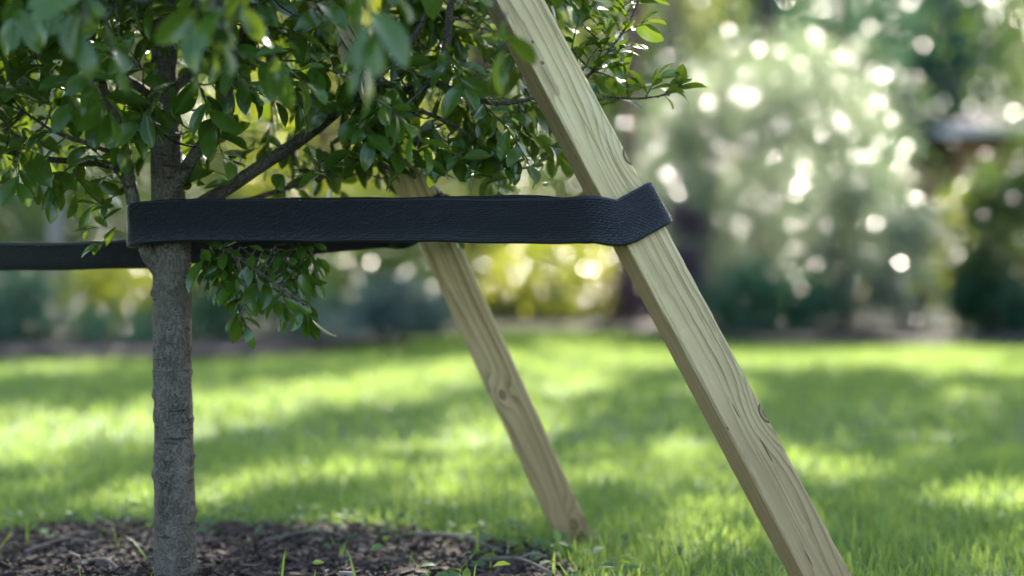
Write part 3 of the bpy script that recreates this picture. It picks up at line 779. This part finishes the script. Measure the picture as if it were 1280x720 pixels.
dA = 1.62
A0 = P(641 + .533 * 840, 840, dA); A1 = P(641 - .533 * 150, -150, dA)
LA = np.linalg.norm(A1 - A0)
def along(py): return (840 - py) / 990.0 * LA
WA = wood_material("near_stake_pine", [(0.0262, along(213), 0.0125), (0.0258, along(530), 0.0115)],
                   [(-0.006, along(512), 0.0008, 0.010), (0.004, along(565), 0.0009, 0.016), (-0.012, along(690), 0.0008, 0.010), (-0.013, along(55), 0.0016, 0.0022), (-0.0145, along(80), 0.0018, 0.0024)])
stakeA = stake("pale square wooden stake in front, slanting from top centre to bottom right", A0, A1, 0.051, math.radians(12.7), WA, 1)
B0 = np.array([0.104, 2.125, -0.012]); Bdir = np.array([-.196, -.17, .441])
B0 = B0 - Bdir * 0.12; B1 = B0 + Bdir * 2.35
LB = np.linalg.norm(B1 - B0)
WB = wood_material("far_stake_pine", [(0.006, 0.125, 0.010), (-0.010, 0.36, 0.008)], [], 0.98, 0.017)
stakeB = stake("slightly blurred wooden stake behind, its foot standing in the lawn", B0, B1, 0.049, math.radians(6), WB, 2)
C0 = np.array([-1.12, 1.86, -0.06]); C1 = np.array([-0.74, 1.84, 0.92])
WC = wood_material("left_stake_pine", [(0.01, 0.5, 0.008)], [], 0.98, 0.031)
stakeC = stake("wooden stake beyond the left edge that anchors the lower strap", C0, C1, 0.050, math.radians(5), WC, 3)

# ------------------------------------------------------------------ straps
def chaikin(p, k=3, closed=False):
    for _ in range(k):
        q = np.roll(p, -1, 0) if closed else p[1:]
        a = p if closed else p[:-1]
        r = np.empty((2 * len(a), p.shape[1])); r[0::2] = .75 * a + .25 * q; r[1::2] = .25 * a + .75 * q
        if not closed: r = np.vstack([p[:1], r, p[-1:]])
        p = r
    return p

def resample(p, step, closed):
    q = np.vstack([p, p[:1]]) if closed else p
    s = np.concatenate([[0], np.cumsum(np.linalg.norm(np.diff(q[:, :3], axis=0), axis=1))])
    n = int(s[-1] / step)
    t = np.linspace(0, s[-1], n, endpoint=not closed)
    return np.stack([np.interp(t, s, q[:, i]) for i in range(q.shape[1])], 1)

def ribbon(name, path, width, thick, closed):
    """path rows: x y z upx upy upz; profile a rounded flat band"""
    p = resample(chaikin(np.asarray(path, float), 3, closed), 0.004, closed)
    n = len(p); C = p[:, :3]; U = unit_rows(p[:, 3:6])
    T = (np.roll(C, -1, 0) - np.roll(C, 1, 0)) if closed else np.gradient(C, axis=0)
    T = unit_rows(T); U = unit_rows(U - T * np.sum(U * T, 1)[:, None]); Nn = np.cross(T, U)
    hw, ht = width / 2, thick / 2; e = ht * 0.8
    prof = []
    for v in (-1, -.975, -.93, -.5, 0, .5, .93, .975, 1): prof.append((v * (hw - e), ht))
    prof += [(hw - .3 * e, ht * .75), (hw, ht * .2), (hw, -ht * .2), (hw - .3 * e, -ht * .75)]
    for v in (1, .975, .93, .5, 0, -.5, -.93, -.975, -1): prof.append((v * (hw - e), -ht))
    prof += [(-hw + .3 * e, -ht * .75), (-hw, -ht * .2), (-hw, ht * .2), (-hw + .3 * e, ht * .75)]
    k = len(prof)
    arc = np.concatenate([[0], np.cumsum(np.linalg.norm(np.diff(C, axis=0), axis=1))])
    wav = 0.0006 * np.sin(arc * 23) + 0.0004 * np.sin(arc * 61 + 1)
    V = np.zeros((n, k, 3)); UV = np.zeros((n, k, 2))
    for j, (a, b) in enumerate(prof):
        V[:, j] = C + U * (a + wav[:, None]) + Nn * b
        UV[:, j, 0] = arc; UV[:, j, 1] = a / width + .5
    F = grid_faces(n, k, True)
    if closed:
        last = np.array([((n - 1) * k + j, (n - 1) * k + (j + 1) % k, (j + 1) % k, j) for j in range(k)], dtype=np.int32)
        F = np.vstack([F, last])
    F = F[:, ::-1]
    return np_mesh(name, V.reshape(-1, 3), F, UV.reshape(-1, 2))

Z0 = np.array([0, 0, 1.0])
def corners(st, pc, half, off, order):
    _, _, x2, y2, z = st
    q = []
    hh = half + off
    for (sx, sy) in order:
        q.append((pc + x2 * sx * hh + y2 * sy * hh, z))
    return q

TH = 0.0060
# strap A: loop round the near stake and the young trunk (with its low left fork)
pa = axis_at(A0, A1, P(0, 274, dA)[2])
off = TH / 2 + 0.0012
_, _, xA, yA, zA = stakeA
def rowp(c, up): return list(c) + list(up)
hA = 0.0255 + off
pathA = []
def cpt(sx, sy, ox=0.0, oy=0.0, lift=0.0): return pa + xA * (sx * hA + ox) + yA * (sy * hA + oy) + zA * lift
mixup = lambda w: unit(Z0 * (1 - w) + zA * w)
# front run, from trunk to stake
pathA += [rowp(P(200, 276, 1.742), Z0), rowp(P(300, 275.5, 1.732), Z0), rowp(P(420, 275, 1.708), Z0), rowp(P(540, 275.5, 1.675), Z0), rowp(P(640, 276, 1.645), Z0),
          rowp(P(690, 275.5, 1.615), mixup(.06)), rowp(P(722, 275, 1.592), mixup(.22)), rowp(P(742, 274, 1.580), mixup(.4))]
pathA += [rowp(cpt(-1, -1, .006, -.0022, -.001), mixup(.75)), rowp(cpt(0, -1), zA), rowp(cpt(1, -1, -.009, -.001), zA), rowp(cpt(1, -1, .002, -.001), zA), rowp(cpt(1, -1, .0035, .010), zA),
          rowp(cpt(1, 1, .003, -.008, .002), zA), rowp(cpt(1, 1, -.0015, -.0015, .002), zA), rowp(cpt(1, 1, -.006, 0, .003), zA), rowp(cpt(-1, 1, .008, .001, .017), mixup(.8)), rowp(cpt(-1, 1, -.012, .006, .023), mixup(.4))]
pathA += [rowp(P(690, 271, 1.715), mixup(.2)), rowp(P(560, 272, 1.745), Z0), rowp(P(400, 273, 1.785), Z0), rowp(P(290, 275, 1.812), Z0), rowp(P(240, 277, 1.818), Z0), rowp(P(205, 280, 1.815), Z0),
          rowp(P(182, 283.5, 1.800), Z0), rowp(P(168, 283.5, 1.783), Z0), rowp(P(160.5, 283, 1.765), Z0), rowp(P(162, 282, 1.748), Z0), rowp(P(172, 279, 1.742), Z0), rowp(P(186, 277, 1.741), Z0)]
o = link("tree_strap", ribbon("tree_strap", pathA[20:] + pathA[:20], 0.0525, TH, True), M_strap)
tag(o, "wide black rubber strap looped round the trunk and the near stake", "strap", "black tree straps")

# strap B: from the left stake behind the trunk to the far stake
_, _, xB, yB, zB = stakeB
_, _, xC, yC, zC = stakeC
pb = axis_at(B0, B1, 0.487); pc_ = axis_at(C0, C1, 0.440)
hB = 0.0245 + off; hC = 0.025 + off
tilt = unit(np.array([0, -0.85, 0.75]))
def cp(pc, xx, yy, hh, sx, sy, ox=0, oy=0): return pc + xx * (sx * hh + ox) + yy * (sy * hh + oy)
pathB = [rowp(cp(pc_, xC, yC, hC, 1, 1, -.006), zC), rowp(cp(pc_, xC, yC, hC, -1, 1, .006), zC), rowp(cp(pc_, xC, yC, hC, -1, 1, .0015, -.0015), zC), rowp(cp(pc_, xC, yC, hC, -1, 1, 0, -.006), zC),
         rowp(cp(pc_, xC, yC, hC, -1, -1, 0, .006), zC), rowp(cp(pc_, xC, yC, hC, -1, -1, .0015, .0015), zC), rowp(cp(pc_, xC, yC, hC, -1, -1, .006), zC), rowp(cp(pc_, xC, yC, hC, 0, -1), zC),
         rowp(cp(pc_, xC, yC, hC, 1, -1, -.004), unit(zC + tilt * .4))]
pathB += [rowp(P(-10, 321, 1.838), tilt), rowp(P(80, 320, 1.842), tilt), rowp(P(160, 318, 1.85), tilt), rowp(P(215, 312, 1.86), unit(tilt * .6 + Z0)), rowp(P(270, 301, 1.865), Z0), rowp(P(340, 298, 1.885), Z0), rowp(P(420, 293, 1.915), Z0), rowp(P(480, 286, 1.94), Z0)]
pathB += [rowp(cp(pb, xB, yB, hB, -1, -1, -.016, -.004), unit(Z0 + zB * .5)), rowp(cp(pb, xB, yB, hB, -1, -1, .006), zB), rowp(cp(pb, xB, yB, hB, 0, -1), zB), rowp(cp(pb, xB, yB, hB, 1, -1, -.006), zB), rowp(cp(pb, xB, yB, hB, 1, -1, -.0015, .0015), zB),
          rowp(cp(pb, xB, yB, hB, 1, -1, 0, .006), zB), rowp(cp(pb, xB, yB, hB, 1, 1, 0, -.006), zB), rowp(cp(pb, xB, yB, hB, 1, 1, -.0015, -.0015), zB), rowp(cp(pb, xB, yB, hB, 1, 1, -.006), zB), rowp(cp(pb, xB, yB, hB, -1, 1, .004), zB)]
o = link("tree_strap", ribbon("tree_strap", pathB, 0.050, TH, False), M_strap)
tag(o, "lower black strap passing behind the trunk from the left edge to the far stake", "strap", "black tree straps")

# ------------------------------------------------------------------ the young tree
TREE = empty("young_tree", P(220, 745, 1.78))
tag(TREE, "young broadleaf tree with slim grey trunk and dark glossy leaves at left", "tree")
tp = [P(221, 775, 1.78), P(220, 740, 1.78), P(219, 650, 1.78), P(217, 540, 1.78), P(215.5, 430, 1.78), P(215, 340, 1.78), P(213, 280, 1.779), P(210, 220, 1.778), P(206, 150, 1.78), P(205, 70, 1.785), P(210, -30, 1.79), P(220, -200, 1.8), P(215, -420, 1.82)]
tr = [.0300, .0268, .0252, .0240, .0238, .0236, .0225, .0205, .0190, .0160, .0130, .0085, .0035]
TN = 230
pts = catmull(tp, TN); rad = np.interp(np.linspace(0, 12, TN), np.arange(13), tr)
kn = [(0.212, 3.4, .0028, .004), (0.215, 5.0, .002, .003), (0.25, 4.2, .0016, .003), (0.285, 3.2, .0022, .004), (0.30, 5.6, .0018, .003), (0.175, 0.2, .0022, .003), (0.23, 6.1, .002, .003), (0.268, 2.9, .0026, .004),
      (0.32, 4.6, .0016, .004), (0.36, 3.3, .0020, .003), (0.40, 5.2, .003, .006), (0.39, 3.1, .003, .004), (0.14, 3.5, .0015, .003), (0.33, 0.1, .0018, .003)]
kn += [(0.2275, a, .0011, .0022) for a in np.linspace(0, 5.8, 9)]
kn += [(0.262, a, .0009, .002) for a in np.linspace(0.3, 6.0, 8)] + [(0.305, a, .0009, .002) for a in np.linspace(0, 6.0, 8)]
kn = [(a, b, c * 1.5, w) for (a, b, c, w) in kn]
link("trunk", tube_mesh("trunk", pts, rad, 32, rough=0.013, seed=4, knobs=kn), M_bark, TREE)

BR = []      # (object, points)
def branch(rows, n=30, sides=9, name="branch"):
    q = np.array([list(P(a, b, c)) + [r] for (a, b, c, r) in rows])
    s = catmull(q, n)
    o = link(name, tube_mesh(name, s[:, :3], np.maximum(s[:, 3], .0007), sides, rough=0.03, seed=len(BR)), M_twig if q[0, 3] < .006 else M_bark, TREE)
    BR.append((o, s[:, :3]))
    return s
branch([(208, 345, 1.77, .012), (190, 325, 1.768, .0098), (180, 305, 1.766, .0092), (171, 270, 1.764, .0088), (160, 220, 1.758, .0085), (152, 170, 1.75, .0075), (130, 110, 1.74, .0062), (98, 40, 1.73, .005), (80, -60, 1.7, .004), (60, -180, 1.68, .002)])
branch([(160, 214, 1.758, .0055), (125, 204, 1.745, .0045), (60, 199, 1.73, .0036), (0, 188, 1.72, .0028), (-60, 170, 1.7, .002)])
branch([(155, 198, 1.757, .004), (118, 182, 1.765, .0034), (72, 166, 1.775, .0025), (30, 140, 1.78, .0016)])
branch([(208, 262, 1.765, .0098), (220, 232, 1.745, .0088), (240, 198, 1.73, .008), (264, 165, 1.72, .0072), (282, 125, 1.71, .006), (298, 60, 1.69, .005), (325, -50, 1.66, .0036), (340, -160, 1.64, .002)])
branch([(214, 275, 1.79, .011), (272, 243, 1.80, .0095), (330, 205, 1.80, .0085), (395, 160, 1.79, .0078), (440, 122, 1.78, .0070), (470, 96, 1.775, .006), (515, 50, 1.77, .0045), (545, -20, 1.77, .0036), (560, -130, 1.77, .002)])
branch([(440, 124, 1.78, .0042), (485, 128, 1.765, .0036), (530, 140, 1.75, .003), (580, 165, 1.74, .0022), (625, 205, 1.74, .0014)])
branch([(222, 262, 1.80, .0045), (300, 252, 1.83, .0038), (372, 230, 1.82, .0032), (440, 203, 1.80, .0026), (505, 178, 1.785, .002), (560, 152, 1.77, .0013)])
branch([(470, 108, 1.775, .0055), (520, 112, 1.745, .005), (548, 90, 1.735, .0055), (558, 60, 1.73, .005), (562, 15, 1.73, .0045), (578, -60, 1.73, .003), (600, -150, 1.73, .002)])
branch([(228, 300, 1.79, .0036), (258, 303, 1.775, .0028), (292, 318, 1.752, .0028), (330, 345, 1.742, .0022), (360, 366, 1.735, .0017), (388, 384, 1.73, .0012)])
branch([(292, 318, 1.752, .0022), (302, 345, 1.742, .0017), (308, 372, 1.735, .0013), (300, 396, 1.73, .001)])
branch([(540, 100, 1.74, .004), (610, 128, 1.735, .0032), (668, 122, 1.73, .0026), (730, 98, 1.725, .0022), (762, 62, 1.72, .0018), (785, 30, 1.715, .0014), (800, -4, 1.71, .001)])
branch([(650, 125, 1.732, .0024), (705, 118, 1.735, .002), (755, 121, 1.735, .0016), (800, 123, 1.735, .0013), (836, 118, 1.735, .0009)])
branch([(207, -60, 1.79, .009), (200, -120, 1.62, .007), (215, -110, 1.42, .005), (250, -50, 1.30, .0035), (268, 10, 1.24, .002)])
branch([(150, -110, 1.6, .005), (120, -100, 1.42, .004), (105, -30, 1.30, .0025), (108, 30, 1.26, .0014)])
branch([(215, -110, 1.42, .004), (330, -110, 1.30, .0035), (430, -70, 1.24, .0025), (462, 10, 1.20, .0015)])
branch([(330, -110, 1.30, .0035), (480, -120, 1.28, .003), (590, -60, 1.30, .002), (622, 20, 1.30, .0012)])
branch([(207, 60, 1.785, .008), (150, 10, 1.88, .0065), (70, -40, 1.98, .005), (-40, -90, 2.05, .003)])
branch([(210, 40, 1.79, .008), (300, -10, 1.9, .0065), (420, -50, 2.0, .005), (520, -80, 2.05, .003)])
branch([(206, 120, 1.78, .007), (260, 80, 1.86, .006), (340, 60, 1.95, .0045), (440, 60, 2.02, .003), (520, 90, 2.05, .0018)])
branch([(206, 130, 1.78, .007), (140, 90, 1.84, .0055), (60, 70, 1.9, .004), (-30, 90, 1.95, .002)])
branch([(206, 10, 1.79, .007), (140, -60, 1.75, .005), (40, -110, 1.70, .004), (-60, -120, 1.68, .002)])

ALLP = np.vstack([b for _, b in BR]); ALLI = np.concatenate([[i] * len(b) for i, (_, b) in enumerate(BR)])
LEAVES = []      # pos, dir, normal, scale, branch index
TW = 0
def in_strap(p):
    """inside the band the straps and the stake occupy"""
    px = 640 + p[0] / p[1] * FPX; py = 360 - (p[2] - CAM_H) / p[1] * FPX
    if 150 < px < 850 and 236 < py < 302 and p[1] < 1.90 and not (px < 160): return True
    if px > 415 and 236 < py < 345 and p[1] < 1.9: return True
    if px < 250 and 296 < py < 346 and p[1] > 1.80: return True
    cx = 641 + .533 * py
    if abs(px - cx) < 62 and 1.56 < p[1] < 1.69: return True
    return False
def twig(base, direction, length, nl, leaf, bi, droop=0.25, r0=.0015, connect=True, spin=None):
    global TW
    base = np.asarray(base, float); direction = unit(direction)
    k = 9; q = [base]
    d = direction.copy(); step = length / (k - 1)
    for i in range(k - 1):
        d = unit(d + np.array([0, 0, -droop]) / (k - 1) + rng.normal(0, .06, 3)); q.append(q[-1] + d * step)
    q = np.array(q)
    if connect:
        j = np.argmin(np.linalg.norm(ALLP - base, axis=1)); s = ALLP[j]; bi = int(ALLI[j])
        L = np.linalg.norm(s - base)
        if L > 0.004:
            m = (s + base) / 2 + np.array([0, 0, -0.10 * L])
            full = np.vstack([catmull([s, m, base], 6)[:-1], q])
        else: full = q
    else: full = q
    if not any(in_strap(p) for p in full[::3]):
        link("twig", tube_mesh("twig", full, np.linspace(r0, .0006, len(full)), 5), M_twig, BR[bi][0])
    phi = rng.uniform(0, 6.28) if spin is None else spin
    a = np.array([0, 0, 1.0])
    for i in range(nl):
        t = (i + 0.6) / nl * (k - 1) if nl > 1 else k - 1
        j = min(int(t), k - 2); f = t - j
        p = q[j] * (1 - f) + q[j + 1] * f
        T = unit(q[j + 1] - q[j]); s1 = unit(np.cross(T, a) + 1e-6); s2 = np.cross(s1, T)
        phi += 2.4
        radial = math.cos(phi) * s1 + math.sin(phi) * s2
        last = i >= nl - 2
        dr = unit(T * (1.0 if last else .55) + radial * (.35 if last else .9) + np.array([0, 0, -.22]) + rng.normal(0, .15, 3))
        nm = unit(np.array([0, -0.15, 1.0]) + T * .4 + rng.normal(0, .45, 3))
        sz = leaf * rng.uniform(.62, 1.18) * (0.75 if i == nl - 1 else 1)
        tx = p + dr * sz; tpx = 640 + tx[0] / tx[1] * FPX; tpy = 360 - (tx[2] - CAM_H) / tx[1] * FPX
        if tpy > 132 and tpx > 641 + .533 * tpy: continue
        if in_strap(p) or in_strap(p + dr * sz) or in_strap(p + dr * sz * .5): continue
        LEAVES.append((p, dr, nm, sz, bi))
    return q

def pxd(a, b): return unit(P(*b) - P(*a))
# hand-placed sprays
def spray(px, py, d, ang, length, nl, leaf, bi, dd=0.0, droop=.2, connect=True):
    """twig from a point, direction given by its slope in the picture plane (degrees, 0 = right, 90 = up) plus depth"""
    a = math.radians(ang)
    return twig(P(px, py, d), (math.cos(a), dd, math.sin(a)), length, nl, leaf, bi, droop, connect=connect)
# right-hand sprig beyond the near stake
for (x, y, an, le, nl) in [(742, 85, 70, .05, 6), (758, 66, 20, .035, 5), (765, 55, 120, .05, 6), (778, 42, 30, .035, 5), (786, 28, 100, .045, 6), (792, 14, 60, .04, 6), (800, -2, 75, .05, 7), (748, 90, -20, .04, 5), (735, 98, 150, .05, 5), (738, 92, 20, .045, 5),
                           (785, 122, 100, .03, 5), (808, 121, 60, .030, 5), (824, 120, 20, .025, 5), (836, 118, 40, .02, 4), (760, 121, 200, .03, 3), (722, 100, 60, .05, 5), (715, 60, 80, .06, 6), (728, 30, 60, .05, 6)]:
    spray(x, y, 1.722, an, le, nl, .036, 10, droop=.1)
# tuft under the strap
for (x, y, an, le, nl) in [(262, 308, -60, .05, 6), (280, 312, -100, .05, 6), (292, 330, -80, .07, 9), (306, 352, -95, .05, 6), (312, 326, -60, .05, 6), (330, 346, -70, .055, 6), (345, 316, -30, .05, 6), (352, 352, -80, .04, 5),
                           (368, 372, -60, .035, 5), (300, 385, -85, .03, 4), (330, 312, 0, .06, 6), (362, 316, -70, .045, 5), (252, 312, -80, .03, 5), (272, 310, -20, .04, 6), (300, 308, -30, .05, 7), (320, 310, -10, .05, 7), (345, 308, -80, .04, 6), (375, 309, -20, .03, 5), (290, 309, 200, .03, 5), (380, 380, -75, .03, 4), (345, 306, 10, .05, 5), (270, 321, -120, .03, 4), (386, 312, -60, .04, 4)]:
    spray(x, y, 1.748, an, le, nl, .035, 8, dd=rng.uniform(-.4, .4), droop=.3)
# left sprig beside the fork
for (x, y, an, le, nl) in [(158, 262, 160, .03, 3), (150, 285, 175, .04, 4), (155, 240, 200, .05, 5), (140, 300, 190, .02, 2), (165, 235, 150, .05, 5)]:
    spray(x, y, 1.772 if y > 230 else 1.75, an, le, nl, .036, 0, droop=.2)
# bright cluster on the trunk
for an in (10, 70, 130, 200, 260, 320):
    spray(183, 150, 1.655, an, .012, 2, .036, 3, dd=-.5, droop=.1)
# blurred sprays close to the lens
for (x, y, d, n_, lf) in [(105, 20, 1.27, 9, .047), (130, 60, 1.28, 6, .045), (70, -10, 1.32, 8, .045), (255, 5, 1.25, 9, .047), (280, 45, 1.26, 8, .045), (310, 15, 1.29, 7, .045), (240, 70, 1.31, 5, .044), (330, 70, 1.36, 6, .044),
                          (455, 20, 1.20, 7, .047), (470, 60, 1.21, 7, .045), (492, 20, 1.25, 5, .044), (632, 60, 1.31, 6, .040), (20, 20, 1.4, 8, .043)]:
    twig(P(x, y - 45, d), (rng.uniform(-.3, .3), rng.uniform(-.3, .2), -1), .055, max(3, n_ - 2), lf, 12, .1)
# body of the crown
def right_edge(py): return 700 + 0.16 * py if py < 240 else 640
cnt = 0
while cnt < 470:
    px = rng.uniform(-230, 720); py = rng.uniform(-330, 232); d = rng.uniform(1.50, 2.12)
    if py < -60 and rng.random() < .45: continue
    if px > right_edge(py) - 30: continue
    if px > 470 and d < 1.70: continue
    if px < 470 and d < 1.58 and py > 120: continue
    if 325 < px < 425 and 85 < py < 150 and rng.random() < .8: continue      # opening with the lit tree behind
    if 535 < px < 610 and 40 < py < 110 and rng.random() < .6: continue
    if 250 < px < 330 and 120 < py < 215 and rng.random() < .6: continue
    if px < 150 and py > 165: continue
    if 120 < px < 500 and py > 120 and d < 1.74 and rng.random() < .75: continue
    if d > 2.0 and rng.random() < .5: continue
    c = P(px, py, d)
    dirv = unit(np.array([c[0] + .43, (c[1] - 1.78) * 1.2, .15]) + rng.normal(0, .35, 3))
    ln = rng.uniform(.06, .14)
    twig(c, dirv, ln, int(ln / .0105) + 2, rng.uniform(.036, .050), 0, droop=rng.uniform(.3, 1.0))
    cnt += 1
# drooping sprays along the lower rim, over the strap
for (x, y, d) in [(500, 165, 1.74), (520, 185, 1.745), (560, 170, 1.74), (590, 180, 1.75), (620, 185, 1.74), (640, 200, 1.745), (600, 150, 1.73), (540, 150, 1.73), (660, 190, 1.75), (680, 205, 1.745), (700, 215, 1.76), (470, 195, 1.77), (440, 205, 1.79),
                  (650, 160, 1.75), (630, 130, 1.74), (585, 120, 1.74), (400, 215, 1.8), (340, 215, 1.78), (300, 215, 1.83), (20, 195, 1.73), (60, 195, 1.74), (100, 200, 1.75), (-10, 190, 1.72), (690, 225, 1.77)]:
    twig(P(x, y, d), (rng.uniform(-.3, .6) if x < 640 else rng.uniform(-.5, 0), rng.uniform(-.3, .3), -.5), rng.uniform(.035, .06), 6, .045, 0, droop=.8)

TL = [leaf_template(8, 5, 1, 0.47, 0.30, 0.25, 1.15, 0.15, 0.62), leaf_template(8, 5, 1, 0.44, 0.55, 0.05, 1.2, -0.35, 0.66), leaf_template(8, 5, 1, 0.52, 0.22, 0.42, 1.1, 0.4, 0.6)]
pos = np.array([l[0] for l in LEAVES]); dr = np.array([l[1] for l in LEAVES]); nm = np.array([l[2] for l in LEAVES]); sz = np.array([l[3] for l in LEAVES]); bi = np.array([l[4] for l in LEAVES])
R = frames(dr, nm)
tips = pos + dr * sz[:, None] * .5
px = 640 + tips[:, 0] / tips[:, 1] * FPX; py = 360 - (tips[:, 2] - CAM_H) / tips[:, 1] * FPX
view = unit_rows(tips - np.array([0, 0, CAM_H]))
area = (sz / tips[:, 1]) ** 2 * (0.25 + np.abs(np.sum(R[:, :, 2] * view, 1)))
area *= np.where((px > 0) & (px < 1280) & (py > 0) & (py < 720), 1, 0) * np.where(tips[:, 1] > 1.80, .25, 1.0)
order = np.argsort(-area)
big, rest = order[:300], order[300:]
LM = []
for t in TL:
    V, F, UV = t
    me = np_mesh("leaf", V, F, UV, np.zeros(len(V))); me.materials.append(M_leaf); LM.append(me)
for i in big:
    o = bpy.data.objects.new("leaf", LM[int(rng.integers(0, 3))]); COL.objects.link(o)
    par = BR[bi[i]][0]
    o.parent = par
    m = Matrix(R[i].tolist()).to_4x4(); 
    o.matrix_basis = Matrix.Translation(Vector(pos[i])) @ m @ Matrix.Scale(float(sz[i]), 4)
kind = rng.integers(0, 3, len(rest))
for k_ in range(3):
    r_ = rest[kind == k_]
    me = scatter_mesh("crown", TL[k_], pos[r_], R[r_], sz[r_], rng.random(len(r_)))
    o = link("crown", me, M_leaf, TREE); o["kind"] = "stuff"
print("leaves", len(LEAVES))
